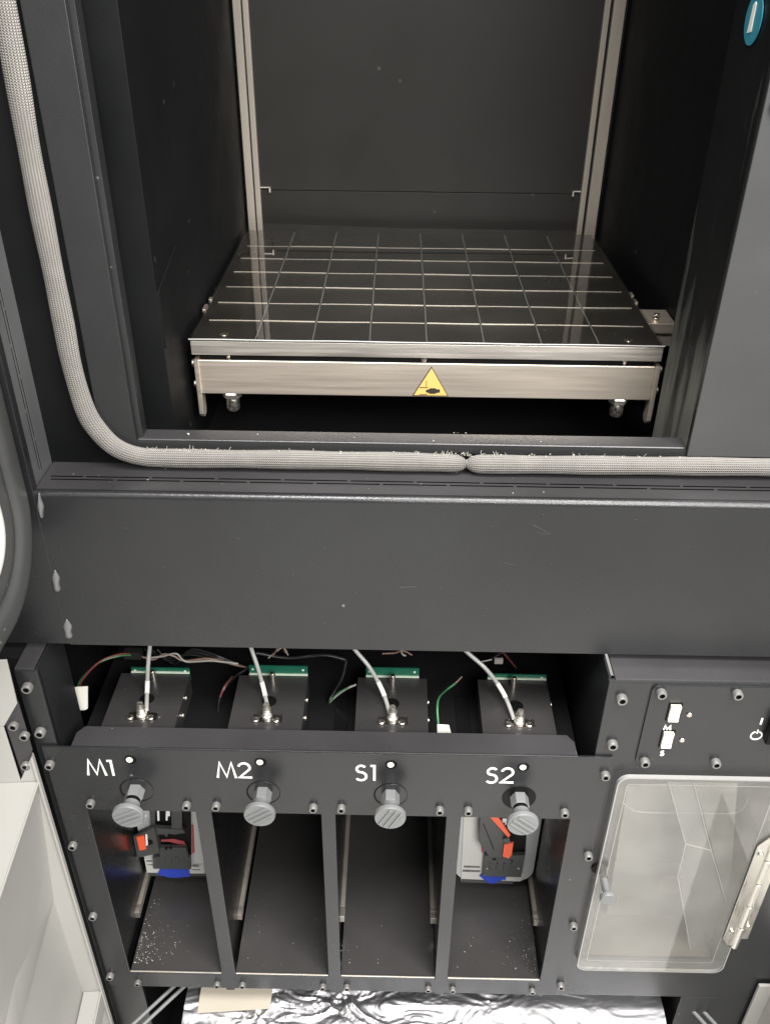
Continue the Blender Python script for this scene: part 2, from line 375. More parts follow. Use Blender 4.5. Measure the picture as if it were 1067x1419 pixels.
def write(name, s, o, h, w, mat, parent):
    x = 0; lines = []
    for ch in s:
        g, adv = GLY[ch]; lines += [[(x + p[0], p[1]) for p in ln] for ln in g]; x += adv
    return strokes(name, lines, o, h, w, mat, parent)

# ------------------------------------------------------------------ floor
o = put('floor', a_box(bmesh.new(), -3, 3, -3, 2, -.02, 0), 'floor'); o['kind'] = 'structure'

# ------------------------------------------------------------------ the printer's cabinet
cab = thing('printer_cabinet', 'tall black industrial printer cabinet with open oven chamber above its material bays', 'printer', (0, .9, 0))
XL, XR = -.62, .62
# front apron with rolled top edge, ledge with two rows of vent slots
bm = bmesh.new(); r = .006; prof = [(.632, .9395), (.63, .9395)] + [(.63 + r - r * math.cos(a), 1.1077 - r + r * math.sin(a)) for a in [math.radians(15 * i) for i in range(7)]] + [(.638, 1.1062)]
for seg_x in ((-.302, XR),):
    v0 = [bm.verts.new((seg_x[0], y, z)) for y, z in prof]; v1 = [bm.verts.new((seg_x[1], y, z)) for y, z in prof]
    for i in range(len(prof) - 1): bm.faces.new((v0[i], v1[i], v1[i + 1], v0[i + 1]))
put('front_panel', bm, 'panel', cab, 50)
box('front_panel', XL, -.3021, .6303, .64, .9395, 1.9, 'panel', cab, .0012)
bm = bmesh.new(); pitch = .0571
holes = []
for k in range(-1, 12):
    for x0, yy in ((-.267 + pitch * k, .6572), (-.2389 + pitch * (k - 1), .6522)):
        a, b_ = x0 + .0014, x0 + pitch - .0014
        if b_ < -.296 + .02: continue
        holes.append((max(a, -.2965), b_, yy - .0012, yy + .0012))
bm = sheet_holes(-.302, XR, .636, .682, holes, 0, .0005)
for v in bm.verts: v.co = Vector((v.co.x, v.co.z, 1.1077 - v.co.y))
put('vent_ledge', bm, 'top', cab)
box('slot_shade_block', -.302, XR, .634, .70, .945, 1.098, 'dark', cab, 0)  # dark block added beneath the vent slots to keep them black
# same ledge turning up the side of the door recess
holes = []
for k in range(12):
    for z0, yy in ((1.1135 + pitch * k, .655), (1.1135 - .028 + pitch * k, .6595)):
        holes.append((max(z0 + .0014, 1.112), z0 + pitch - .0014, yy - .0012, yy + .0012))
bm = sheet_holes(1.1062, 1.9, .634, .682, holes, 0, .0005)
for v in bm.verts: v.co = Vector((-.3035 - v.co.y, v.co.z, v.co.x))
put('vent_ledge', bm, 'sideledge', cab)
box('slot_shade_backing', -.36, -.3055, .642, .70, 1.09, 1.9, 'dark', cab, 0)  # unseen dark backing added to stop light showing through the slots
# recess face and the raised frame round the oven mouth
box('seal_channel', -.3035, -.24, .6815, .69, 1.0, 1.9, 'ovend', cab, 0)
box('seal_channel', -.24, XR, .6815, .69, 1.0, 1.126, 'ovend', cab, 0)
MX0, MX1, MZ0 = -.2235, .2525, 1.1325
fr = sheet_holes(-.2545, XR, 1.1245, 1.9, [(MX0, MX1, MZ0, 1.9)], .677, .0045, .0014)
put('mouth_frame', fr, 'frame', cab)
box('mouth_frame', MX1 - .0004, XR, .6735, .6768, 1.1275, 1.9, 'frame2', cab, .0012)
box('sill', MX0, MX1, .679, .6985, 1.1245, 1.1335, 'top', cab, .0016, 3)
box('jamb', MX0 - .004, MX0 + .0045, .6825, .697, 1.126, 1.9, 'frame', cab, .001)
box('jamb', MX1, MX1 + .006, .6825, .777, 1.06, 1.9, 'worn', cab, .001)
screw(.2625, .6735, 1.4063, cab, .0062, .004)
# oven chamber
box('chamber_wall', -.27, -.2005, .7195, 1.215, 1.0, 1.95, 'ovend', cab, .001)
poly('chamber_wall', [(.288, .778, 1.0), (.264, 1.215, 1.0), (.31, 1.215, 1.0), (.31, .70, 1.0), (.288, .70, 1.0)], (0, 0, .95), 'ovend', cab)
box('chamber_wall', -.2005, .266, 1.2, 1.21, 1.2243, 1.95, 'oven', cab, .0006)
box('chamber_wall', -.2005, .266, 1.2012, 1.21, 1.0, 1.2232, 'oven', cab, .0006)
box('chamber_floor', -.30, .30, .6987, 1.215, 1.03, 1.055, 'dark', cab, 0)
box('chamber_ceiling', -.31, .31, .6985, 1.215, 1.95, 1.97, 'oven', cab, 0)
# upright rails in the back corners
for x0, x1, y0, y1 in ((-.1975, -.188, 1.19, 1.1995), (-.1865, -.1795, 1.193, 1.1998), (.2365, .2435, 1.193, 1.1998), (.2465, .2605, 1.19, 1.1995)):
    box('guide_rail', x0, x1, y0, y1, 1.02, 1.95, 'rail', cab, .0008)
box('guide_rail_gap', -.1879, -.1866, 1.196, 1.2, 1.02, 1.95, 'dark', cab, 0)
box('guide_rail_gap', .2436, .2464, 1.196, 1.2, 1.02, 1.95, 'dark', cab, 0)
for s, x in ((1, -.1675), (-1, .2265)):
    bm = bmesh.new(); a_box(bm, min(x, x - s * .0125), max(x, x - s * .0125), 1.1985, 1.1998, 1.2268, 1.2281)
    a_box(bm, x - .0007, x + .0009, 1.1955, 1.1998, 1.2215, 1.2281); put('wire_clip', bm, 'edge', cab)
# dim duct and bracket low on the oven side wall
bm = bmesh.new(); prism(bm, [(-.2235, .72, 1.252), (-.1985, .72, 1.250), (-.1985, .80, 1.268), (-.2235, .80, 1.27)], (0, 0, -.05), .002)
put('side_duct', bm, 'ovend', cab)
# round sticker on the jamb
c0 = Vector((.2518, .7285, 1.4545))
bm = bmesh.new(); prism(bm, [(c0.x, c0.y + .0165 * math.cos(2 * math.pi * i / 40), c0.z + .0165 * math.sin(2 * math.pi * i / 40)) for i in range(40)], (-.0006, 0, 0))
stk = put('sticker', bm, 'teal', cab)
poly('sticker_mark', [(.2511, c0.y - .0016, c0.z - .0075), (.2511, c0.y + .0062, c0.z - .0092), (.2511, c0.y + .0042, c0.z + .0095), (.2511, c0.y + .0004, c0.z + .0110), (.2511, c0.y - .0014, c0.z + .0095)], (-.0004, 0, 0), 'paper', stk)
# filler beads where the apron meets the corner
for (x, z, s, w) in ((-.2985, 1.0945, .013, .0028), (-.3005, 1.0145, .0125, .0040), (-.3005, .9585, .012, .0048)):
    bm = bmesh.new(); bmesh.ops.create_icosphere(bm, subdivisions=3, radius=1)
    for v in bm.verts:
        k = v.co.z; wob = 1 + .25 * math.sin(k * 5 + x * 900)
        v.co = Vector((x + v.co.x * w * (1.0 - .3 * k) * wob * .8 + .0012 * k, .6302 + v.co.y * .0035 * (1 - .3 * k), z + k * s))
    put('filler_bead', bm, 'glue', cab, 60)
# braided door seal in two lengths that meet above the apron
gp = [(-.2622, 1.62), (-.2630, 1.47), (-.2655, 1.36), (-.2652, 1.25), (-.2652, 1.205), (-.2612, 1.165), (-.2535, 1.1448), (-.2405, 1.1286), (-.2210, 1.1203), (-.193, 1.1184), (-.092, 1.1188), (.02, 1.1184), (.0625, 1.1180)]
def seal(pts2, taper0, taper1):
    pts = spline([(x, .6725 + .0005 * math.sin(x * 60), z) for x, z in pts2], 26); n = len(pts)
    S = [0.0]
    for i in range(1, n): S.append(S[-1] + (pts[i] - pts[i - 1]).length)
    def rad(i, a):
        d = min(S[i] / .014 if taper0 else 9, (S[-1] - S[i]) / .014 if taper1 else 9)
        k = 1 if d >= 1 else math.sqrt(max(0.03, 1 - (1 - d) ** 2)) * .75 + .25
        return (.0079 + .0003 * math.sin(S[i] * 70) + .0003 * math.cos(22 * a)) * k
    return put('door_seal', sweep(bmesh.new(), pts, rad, 104, True), 'braid', cab, 75)
seal(gp, False, True)
seal([(.0632, 1.1176), (.08, 1.1180), (.2, 1.1186), (.33, 1.1190), (.62, 1.1190)], True, False)
# corner post on the hinge side and the equipment box face on the other
box('corner_post', -.3475, -.3258, .603, .609, .42, .9305, 'panel2', cab, .0014)
box('corner_post', -.3475, -.3022, .6032, .609, .02, .4198, 'panel2', cab, .0014)
box('post_top', -.3475, -.3290, .6045, .70, .9285, .9318, 'top', cab, .0012)
box('post_side', -.3272, -.3258, .6055, .668, .42, .9325, 'panel2', cab, .001)
screw(-.3379, .603, .9111, cab, .0052); screw(-.3376, .603, .8521, cab, .0052)
face = sheet_holes(.2005, .62, .405, .9305, [(.2365, .386, .486, .797)], .603, .004, .0012)
put('equipment_face', face, 'panel2', cab)
box('equipment_face', .366, .62, .6032, .607, .02, .4048, 'panel2', cab, .0008)
box('equipment_top', .2062, .62, .6045, .70, .9285, .9318, 'top', cab, .0012)
box('equipment_side', .2005, .2032, .6072, .95, .41, .9322, 'panel2', cab, .001)
screw(.2145, .603, .9104, cab, .0052); screw(.2147, .603, .85, cab, .0052)
# machine space behind: dark enclosure
for a in ((-.345, .2, .95, .96, .02, 1.0), (-.62, -.3455, .62, .96, .02, .93), (-.345, .36, .7, .95, .02, .03), (-.62, .62, .705, .96, .985, .999)):
    box('inner_wall', *a, 'dark', cab, 0)
box('inner_wall', .3665, .62, .607, .96, .02, .404, 'dark', cab, 0)
# lined compartment behind the clear door
box('compartment_liner', .232, .40, .735, .74, .47, .81, 'board', cab, 0)
box('compartment_liner', .2325, .2355, .6072, .735, .475, .805, 'board', cab, 0)
box('compartment_liner', .387, .39, .6072, .735, .475, .805, 'board', cab, 0)
box('compartment_liner', .2356, .3868, .6072, .735, .478, .485, 'board', cab, 0)
box('compartment_liner', .2356, .3868, .6072, .735, .798, .805, 'board', cab, 0)

# ------------------------------------------------------------------ build platform
pf = thing('build_platform', 'flat metal build platform with grooved dark top and stainless front beam in the oven', 'platform', (.029, .97, 1.10))
PX0, PX1, PY0, PY1, PZ = -.1935, .2505, .785, 1.163, 1.1815
plate = box('plate', PX0, PX1, PY0, PY1, 1.1675, PZ, 'edge', pf, .0007)
box('top_skin', PX0 + .001, PX1 - .001, PY0 + .001, PY1 - .001, PZ - .0001, PZ + .0006, 'plate', plate, 0)
gz = PZ + .0008
gx = [-.1845] + [-.1327 + .0539 * k for k in range(7)] + [.2420]
for k in range(6):
    y = .8368 + .0507 * k; bm = bmesh.new()
    for m_ in range(8):
        xa, xb = gx[m_] + (.0012 if m_ else 0), gx[m_ + 1] - (.0012 if m_ < 7 else 0)
        pts = [Vector((xa + (xb - xa) * i / 6, y + .0004 * math.sin(m_ * 2.1 + i * .5 + k * 2), gz)) for i in range(7)]
        wd = .00095 * (1 + .3 * math.sin(m_ * 1.7 + k * 2.3)); sweep(bm, pts, wd, 6)
    put('groove_line', bm, 'line', plate)
for k in range(7):
    x = -.1327 + .0539 * k; bm = bmesh.new()
    pts = [Vector((x + .0002 * math.sin(i + k), .7865 + .366 * i / 20, gz - .0001)) for i in range(21)]
    sweep(bm, pts, .0007, 6); put('groove_line', bm, 'knob', plate)
for x in (-.164, .2203):
    cyl('dowel_cap', (x, .80, PZ), (0, 0, 1), .0042, .0016, 'zinc', plate)
box('front_beam', -.1905, .2465, .787, .7896, 1.1265, 1.1615, 'beam', pf, .0008, 3)
box('gap_shade_block', -.186, .244, .792, .83, 1.130, 1.1665, 'dark', pf, 0)  # black block added behind the beam to darken the gap above
for x0, x1 in ((-.1925, -.1880), (.2468, .2515)):
    s = bmesh.new()
    prism(s, [(x0, .7855, 1.162), (x0, .7855, 1.1050), (x0, .7900, 1.1005), (x0, .797, 1.1005), (x0, .80, 1.1055), (x0, .80, 1.162)], (x1 - x0, 0, 0), .0006)
    br = put('side_bracket', s, 'beam', pf)
    xo = x0 if x0 < 0 else x1; ax = (-1, 0, 0) if x0 < 0 else (1, 0, 0)
    for z in (1.155, 1.1335): cyl('bolt_head', (xo, .795, z), ax, .0042, .0035, 'zinc', br, 16)
for x in (-.1602, .2183):
    bt = put('leveling_bolt', lathe(bmesh.new(), [(0, 1.170), (.0035, 1.170), (.0035, 1.118), (0, 1.118)], (x, .795, 0), (0, 0, 1), 14), 'zinc', pf)
    put('nut', lathe(bmesh.new(), [(0, 1.1265), (.0085, 1.1265), (.0095, 1.1255), (.0095, 1.1212), (.0085, 1.12), (0, 1.12)], (x, .795, 0), (0, 0, 1), 6), 'edge', bt, 20)
    put('knurled_cap', lathe(bmesh.new(), [(0, 1.1195), (.0055, 1.1195), (.0066, 1.117), (.0066, 1.108), (.0056, 1.1062), (0, 1.1062)], (x, .795, 0), (0, 0, 1), 18), 'zinc', bt, 20)
cyl('locating_pin', (.0271, .792, 1.162), (0, 0, 1), .003, .006, 'zinc', pf)
# crush warning sign on the beam
A, B, C_ = Vector((.0343, .7865, 1.1588)), Vector((.0170, .7865, 1.1283)), Vector((.0516, .7865, 1.1283))
sg = poly('warning_sign', [A, B, C_], (0, -.0005, 0), 'ink', pf); cen = (A + B + C_) / 3
poly('sign_face', [cen + (p - cen) * .93 + Vector((0, -.0006, 0)) for p in (A, B, C_)], (0, -.0003, 0), 'yellow', sg)
hand = [(.0296, 1.1338), (.0305, 1.1352), (.0325, 1.1355), (.0335, 1.1366), (.0385, 1.1367), (.0400, 1.1357), (.0432, 1.1355), (.0432, 1.1325), (.0405, 1.1322), (.0385, 1.1310), (.0340, 1.1309), (.0320, 1.1321), (.0302, 1.1325)]
poly('sign_symbol', [(x, .7854, z) for x, z in hand], (0, -.0003, 0), 'ink', sg)
for (x0, x1, z0, z1) in ((.0235, .0315, 1.1372, 1.1377), (.0298, .0302, 1.1385, 1.1445), (.0235, .0310, 1.1300, 1.1304)):
    box('sign_symbol', x0, x1, .7851, .7854, z0, z1, 'ink', sg, 0)
# carriage arm that carries the plate at the side
arm = bmesh.new(); a_box(arm, .2525, .2815, .862, .90, 1.152, 1.1665, .001); a_box(arm, .2525, .2815, .859, .90, 1.1665, 1.1775, .001)
put('carriage_arm', arm, 'beam', pf)
for y in (.866, .876): cyl('bolt_head', (.2625 + (y - .866) * .3, y, 1.1775), (0, 0, 1), .0035, .004, 'zinc', pf, 14)
for (x, y, ln) in ((-.1955, .865, .016), (-.1945, .895, .008), (.2515, .925, .012), (.2512, .905, .01)):
    box('edge_clip', x - .0018, x + .0018, y, y + ln, 1.179, 1.1835, 'edge', pf, .001)

# clear sheet lying on it, its back edge curling up
bm = bmesh.new(); nx, ny = 24, 40; gv = []
for j in range(ny + 1):
    row = []
    y = .7835 + .3855 * j / ny
    for i in range(nx + 1):
        x = -.1942 + .4447 * i / nx
        w = .00004 * math.sin(x * 35 + y * 21) + .00003 * math.sin(y * 50 - x * 20)
        c = max(0, (y - 1.085) / .084); lift = .0045 * c ** 2 * max(0, 1 - 2.2 * (i / nx)) + .0012 * c
        row.append(bm.verts.new((x, y, PZ + .0026 + w + lift)))
    gv.append(row)
for j in range(ny):
    for i in range(nx): bm.faces.new((gv[j][i], gv[j][i + 1], gv[j + 1][i + 1], gv[j + 1][i]))
sht = put('build_sheet', bm, 'sheet', None, 60)
tag(sht, 'clear plastic build sheet lying on the grooved platform with its rear edge curling up', 'sheet')
bm = bmesh.new(); sweep(bm, [Vector((v.co.x, v.co.y, v.co.z)) for v in []] or [Vector((-.1942 + .4447 * i / 24, .7833, PZ + .0024 + .0002 * math.sin(i))) for i in range(25)], .0007, 6)
put('sheet_front_edge', bm, 'acryledge', sht)

# ------------------------------------------------------------------ material bay assembly
bay = thing('material_bay', 'black four-slot material bay with knobs lettered M1 M2 S1 S2', 'material bay', (-.06, .75, .40))
OP = [(-.3114, -.199), (-.1826, -.0692), (-.0544, .0600), (.0752, .1873)]
pan = sheet_holes(-.3406, .218, .4085, .8327, [(a, b_, .4385, .74) for a, b_ in OP], .6, .0022, .0006)
put('front_plate', pan, 'panel2', bay)
bm = bmesh.new(); prism(bm, [(-.3125, .6005, .8318), (.1838, .6005, .8318), (.1838, .6205, .8318), (.1775, .6295, .8318), (-.306, .6295, .8318), (-.3125, .6205, .8318)], (0, 0, -.002), .0006)
put('top_flange', bm, 'top', bay)
put('front_lip', sweep(bmesh.new(), [Vector((-.3125, .6008, .8322)), Vector((.1838, .6008, .8322))], .0013, 8), 'panel2', bay)
for x in (-.3358, .2130):
    for z in (.8097, .684, .557, .4333): screw(x, .6, z, bay)
for a, b_ in OP:
    for x in (a + .0064, b_ - .0075): screw(x, .6, .7527, bay, .0044)
    for x in (a + .0073, b_ - .0075): screw(x, .6, .4194, bay, .0040, .005)
KX = [-.2555, -.1268, .002, .1318]
for i, s in enumerate(('M1', 'M2', 'S1', 'S2')):
    write('slot_letters', s, ((-.3012, -.1712, -.0334, .0962)[i], .5999, .7936), .0222, .0024, 'white', bay)
    x = KX[i]
    hl = cyl('indicator_hole', (x + .0003, .6, .8172), (0, -1, 0), .0060, .0004, 'socket', bay, 24, .0001)
    cyl('indicator_lamp', (x - .0004, .6, .8178), (0, -1, 0), .0034, .0022, 'ivory', hl, 18, .0008)
    out = i in (0, 3)
    kb = cyl('plunger_knob', (x, .6, .772), (0, -1, 0), .0172, .0004, 'socket', bay, 40, .0001)
    if i < 3: cyl('cover_disc', (x + (.0008 if i else .0012), .5996, .7736), (0, -1, 0), .0160, .0004, 'panel2', kb, 40, .0001)
    e = .0046 if out else 0
    put('hex_nut', lathe(bmesh.new(), [(0, 0), (.0092, 0), (.0092, .011), (.0085, .0122), (0, .0122)], (x, .5992, .7735), (0, -1, 0), 6), 'knob', kb, 20)
    if out: cyl('collar_groove', (x, .587, .7735), (0, -1, 0), .0074, e, 'socket', kb)
    put('knob_cap', lathe(bmesh.new(), [(0, 0), (.0082, 0), (.0084, .007), (.0098, .0098), (.0150, .0112), (.0158, .0122), (.0158, .0152), (.0150, .0168), (.0, .0168)], (x, .587 - e, .7733), (0, -1, 0), 40), 'knob', kb, 35)
    ang = math.radians((28, 36, 62, -40)[i]); bm = bmesh.new()
    for kk in (-1, 0, 1):
        d = Vector((math.cos(ang), 0, math.sin(ang))); p = Vector((-d.z, 0, d.x)); cc = Vector((x, .587 - e - .0168, .7733)) + p * kk * .0058
        hl_ = math.sqrt(max(0, .0132 ** 2 - (kk * .0058) ** 2))
        prism(bm, [cc - d * hl_ - p * .0011, cc + d * hl_ - p * .0011, cc + d * hl_ + p * .0011, cc - d * hl_ + p * .0011], (0, -.0016, 0), .0003)
    put('grip_ridge', bm, 'knob', kb, 20)
# bay walls, trays and runners
WL = [(-.3160, -.1975), (-.1870, -.0685), (-.0580, .0605), (.0715, .1900)]
edges = [-.3195] + [0] * 0
walls = [(-.3195, -.3160), (-.1975, -.1870), (-.0685, -.0580), (.0605, .0715), (.1900, .1935)]
for a, b_ in walls: box('bay_wall', a, b_, .6024, .945, .40, .795, 'gloss', bay, .0006)
for (a, b_), (w0, w1) in zip(OP, WL):
    bm = a_box(bmesh.new(), a, b_, .6026, .94, .434, .4378, .0004)
    tr = put('bay_tray', bm, 'tray', bay)
    box('tray_lip', a + .0005, b_ - .0005, .6008, .6025, .4386, .4402, 'edge', tr, .0003)
    box('runner', w0, w0 + .0052, .66, .945, .4605, .4705, 'rail', bay, .0004)
    for e0 in (w0, w1 - .0052): box('runner_end', e0 - .0001, e0 + .0053, .6585, .672, .460, .4708, 'edge', bay, .0003)
    box('runner', w1 - .0052, w1, .66, .945, .4605, .4705, 'rail', bay, .0004)
box('bay_roof', -.3195, .1935, .605, .945, .796, .799, 'dark', bay, 0)

# ------------------------------------------------------------------ filament drive boxes on top of the bays
def drive_box(i, x):
    t = thing('filament_drive', ('black filament drive box above slot M1 with a thin green board', 'black filament drive box above slot M2 with a tall green board', 'black filament drive box above slot S1 with a metal barb fitting', 'black filament drive box above slot S2, nearest the switch panel')[i], 'drive unit', (x, .67, .80), 'filament drives above the bays')
    w = .0375
    box('body', x - w, x + w, .632, .713, .79, .826, 'box', t, .0006)
    tall = i in (1, 2); x0, x1 = (x - .0265, x + .037) if i != 2 else (x - .0285, x + .029)
    h = .0105 if tall else .0045
    pb = box('circuit_board', x0, x1, .7145, .7165, .815, .8275 + h, 'pcb', t, .0002)
    box('board_edge', x0, x1, .7125, .7145, .8265, .8282, 'pcbe', pb, .0002)
    for xx in (x0 + .004, x1 - .005): cyl('solder_pad', (xx, .7145, .8262 + h * .8 - .001), (0, -1, 0), .0014, .0007, 'pcbe', pb, 12, .0002)
    ft = put('clear_cover', a_box(bmesh.new(), x - .0135, x + .0165, .644, .655, .826, .8268, .0003), 'sheet', t)
    for xx in (x - .0105, x + .0105): cyl('screw_head', (xx, .6465, .8262), (0, 0, 1), .0036, .0026, 'zinc', t, 14, .0007)
    put('barb_fitting', lathe(bmesh.new(), [(0, 0), (.0055, 0), (.0055, .0035), (.0038, .0045), (.0046, .007), (.0036, .0085), (.0046, .011), (.0036, .0125), (.0030, .018), (0, .018)], (x + .0008, .650 if i in (0, 3) else .652, .826), (0, 0, 1), 16), 'edge', t, 25)
    hl = cyl('tube_port', (x, .674, .826), (0, 0, 1), .0078, .0004, 'socket', t, 24, .0001)
    put('guide_pin', lathe(bmesh.new(), [(0, 0), (.0032, 0), (.0032, .0115), (.0022, .013), (0, .013)], (x + .0003, .7035, .826), (0, 0, 1), 14), 'zinc', t)
    cyl('side_screw', (x + w, .665, .812), (1, 0, 0), .003, .002, 'zinc', t, 12); cyl('side_screw', (x + w, .685, .818), (1, 0, 0), .003, .002, 'zinc', t, 12)
    return t
for i, x in enumerate(KX): drive_box(i, x)
for x in (-.048, .082): box('drive_side_plate', x - .011, x + .004, .65, .715, .78, .80, 'gloss', cab, .0006)

# milky feed tubes coming down from behind the apron
TB = [((208, 893), (205, 925), (204, 955), (203, 984), -.2566), ((347, 895), (357, 925), (366, 958), (373, 992), -.1255), ((489, 897), (512, 925), (530, 958), (541, 992), .0015), ((643, 900), (674, 928), (697, 960), (712, 996), .1325)]
tl = ('milky feed tube running straight down into the drive above M1', 'milky feed tube slanting down into the drive above M2', 'milky feed tube curving down onto the S1 drive', 'milky feed tube arching down onto the S2 drive')
for (a, b_, c, d, xx), lab in zip(TB, tl):
    e = at(*d, Z=.832); pts = [at(a[0] - (b_[0] - a[0]) * 1.4, a[1] - 45, Y=.71), at(*a, Y=.7), at(*b_, Y=.69), at(*c, Y=.682), e]
    o = tube('feed_tube', pts, .0022, 'tube', None, 12)
    tag(o, lab, 'tube', 'feed tubes to the drives')
    tt = spline(pts, 10); put('tube_collar', sweep(bmesh.new(), tt[-15:-8], .0025, 12), 'paper', o, 60)

# wiring
def wire(label, pts, r, mat, tagpos=None):
    o = tube('wire', pts, r, mat, None, 6); tag(o, label, 'wire'); return o
w = wire('green wire looping up from the paper tag left of the M1 drive', [at(104, 1012, Y=.69), at(104, 985, Y=.69), at(107, 955, Y=.69), at(116, 938, Y=.692), at(138, 918, Y=.70), at(165, 909, Y=.71), at(185, 908, Y=.72)], .0012, 'wgreen')
tube('wire_strand', [at(103, 1012, Y=.688), at(106, 985, Y=.688), at(109, 955, Y=.688), at(119, 936, Y=.69), at(140, 916, Y=.698), at(165, 907, Y=.708), at(180, 906, Y=.716)], .0010, 'wred', w, 6)
tube('wire_strand', [at(107, 1012, Y=.692), at(107, 985, Y=.692), at(110, 955, Y=.692)], .0010, 'wbrown', w, 6)
poly('paper_tag', [at(104, 952, Y=.684), at(122, 951, Y=.684), at(122, 981, Y=.684), at(119, 983, Y=.684), at(104, 984, Y=.684)], (0, -.0012, 0), 'paper', w)
box('plug', *[v for v in (at(172, 908, Y=.72).x, at(196, 908, Y=.72).x)], .717, .727, at(180, 912, Y=.72).z, at(180, 903, Y=.72).z, 'wblack', w, .001)
w = wire('pale twisted wires crossing behind the M1 and M2 drives', [at(190, 908, Y=.73), at(212, 914, Y=.735), at(226, 907, Y=.735), at(240, 909, Y=.735), at(256, 916, Y=.735), at(290, 913, Y=.735), at(328, 922, Y=.735), at(345, 926, Y=.74)], .0013, 'wbrown')
tube('wire_strand', [at(200, 912, Y=.735), at(224, 910, Y=.733), at(244, 906, Y=.733), at(258, 917, Y=.733), at(292, 916, Y=.733), at(330, 920, Y=.733)], .0011, 'wwhite', w, 6)
for k in range(3): tube('wire_strand', [at(200 + 9 * k, 900, Y=.76), at(230 + 6 * k, 912 + 4 * k, Y=.75), at(270, 908 - 4 * k, Y=.75), at(340, 925, Y=.75)], .0015, 'wblack', w, 6)
w = wire('dark wire dropping between the M1 and M2 drives with a red end', [at(345, 926, Y=.73), at(330, 935, Y=.72), at(314, 950, Y=.70), at(304, 970, Y=.69), at(302, 1005, Y=.68)], .0013, 'wblack')
tube('wire_strand', [at(322, 938, Y=.716), at(312, 950, Y=.696), at(305, 966, Y=.688)], .0010, 'wred', w, 6)
tube('wire_strand', [at(303, 1000, Y=.676), at(307, 1006, Y=.676), at(303, 1012, Y=.676)], .0010, 'wwhite', w, 6)
w = wire('black and white wires hanging left of the S1 drive', [at(480, 915, Y=.73), at(474, 940, Y=.72), at(458, 968, Y=.70), at(456, 975, Y=.70)], .0014, 'wblack')
tube('wire_strand', [at(493, 949, Y=.70), at(478, 956, Y=.70), at(462, 968, Y=.70), at(455, 976, Y=.70)], .0011, 'wwhite', w, 6)
tube('wire_strand', [at(482, 953, Y=.698), at(468, 961, Y=.698), at(456, 974, Y=.698)], .0008, 'wgreen', w, 6)
tube('wire_strand', [at(355, 905, Y=.75), at(400, 912, Y=.75), at(450, 908, Y=.75), at(480, 915, Y=.75)], .002, 'wblack', w, 6)
w = wire('green wire rising from a paper tag between the S1 and S2 drives', [at(608, 1012, Y=.647), at(606, 985, Y=.66), at(608, 968, Y=.675), at(618, 957, Y=.70), at(630, 948, Y=.71), at(638, 940, Y=.72)], .0011, 'wgreen')
tube('wire_strand', [at(628, 949, Y=.709), at(634, 944, Y=.714), at(640, 938, Y=.72)], .0010, 'wbrown', w, 6)
poly('paper_tag', [at(606, 1004, Y=.645), at(622, 1005, Y=.645), at(627, 1022, Y=.645), at(606, 1022, Y=.645)], (0, -.0012, 0), 'paper', w)
w = wire('dark cable bundle with a small white plug behind the S2 drive', [at(660, 918, Y=.75), at(680, 914, Y=.745), at(697, 905, Y=.745), at(712, 922, Y=.745), at(716, 928, Y=.745)], .0016, 'wblack')
tube('wire_strand', [at(696, 903, Y=.743), at(706, 915, Y=.743), at(714, 924, Y=.743)], .0009, 'wred', w, 6)
tube('wire_strand', [at(668, 917, Y=.744), at(682, 914, Y=.744)], .0009, 'wwhite', w, 6)
box('plug', at(685, 915, Y=.74).x, at(697, 915, Y=.74).x, .738, .742, at(690, 919, Y=.74).z, at(690, 913, Y=.74).z, 'wwhite', w, .0006)
w = wire('loose tan wire ends above the M2 circuit board', [at(378, 910, Y=.745), at(385, 898, Y=.745), at(390, 894, Y=.745), at(396, 905, Y=.745)], .0009, 'wbrown')
tube('wire_strand', [at(372, 912, Y=.748), at(384, 902, Y=.748), at(393, 898, Y=.748), at(399, 908, Y=.748)], .0009, 'wwhite', w, 6)
w = wire('short bare wire ends above the S1 circuit board', [at(530, 906, Y=.745), at(548, 905, Y=.745), at(558, 902, Y=.745), at(571, 908, Y=.745)], .0010, 'wbrown')
tube('wire_strand', [at(556, 896, Y=.745), at(557, 906, Y=.745), at(562, 909, Y=.745)], .0012, 'wwhite', w, 6)

# ------------------------------------------------------------------ canisters
def canister(x0, x1, label):
    t = thing('filament_canister', label, 'canister', ((x0 + x1) / 2, .85, .44), 'canisters in the bays')
    bm = bmesh.new(); prism(bm, [(u, .713, v) for u, v in rrect(x0, x1, .4712, .66, .024, 10)], (0, .2, 0), .0055)
    put('body', bm, 'canister', t, 50)
    return t
def crop(cx, cy, ox, oy, s): return ox + cx / s, oy + cy / s
# slot M1
c1 = canister(-.3125, -.2100, 'grey canister with black latch and small orange tab seated in slot M1')
P1 = lambda pts, Y: [at(*crop(a, b_, 150, 1100, 6.669), Y=Y - .018) for a, b_ in pts]
lb = poly('label', P1([(335, 600), (410, 600), (420, 665), (800, 672), (880, 660), (890, 745), (360, 735)], .7305), (0, -.0004, 0), 'label', c1)
for q in ([(352, 617), (402, 617), (404, 632), (354, 632)], [(362, 655), (418, 657), (418, 664), (364, 662)], [(778, 660), (838, 664), (836, 680), (776, 676)], [(770, 700), (850, 702), (850, 709), (770, 707)]): poly('print_line', P1(q, .7299), (0, -.0002, 0), 'labelgrey', lb)
poly('print_band', P1([(365, 732), (900, 742), (905, 765), (380, 760)], .7302), (0, -.0004, 0), 'latch', lb)
poly('blue_tape', P1([(480, 700), (610, 675), (740, 680), (760, 765), (640, 778), (560, 775), (455, 745)], .7288), (0, -.0005, 0), 'blue', c1)
lt = poly('latch_base', P1([(418, 560), (765, 555), (772, 668), (425, 662)], .7295), (0, -.006, 0), 'latch', c1, .001)
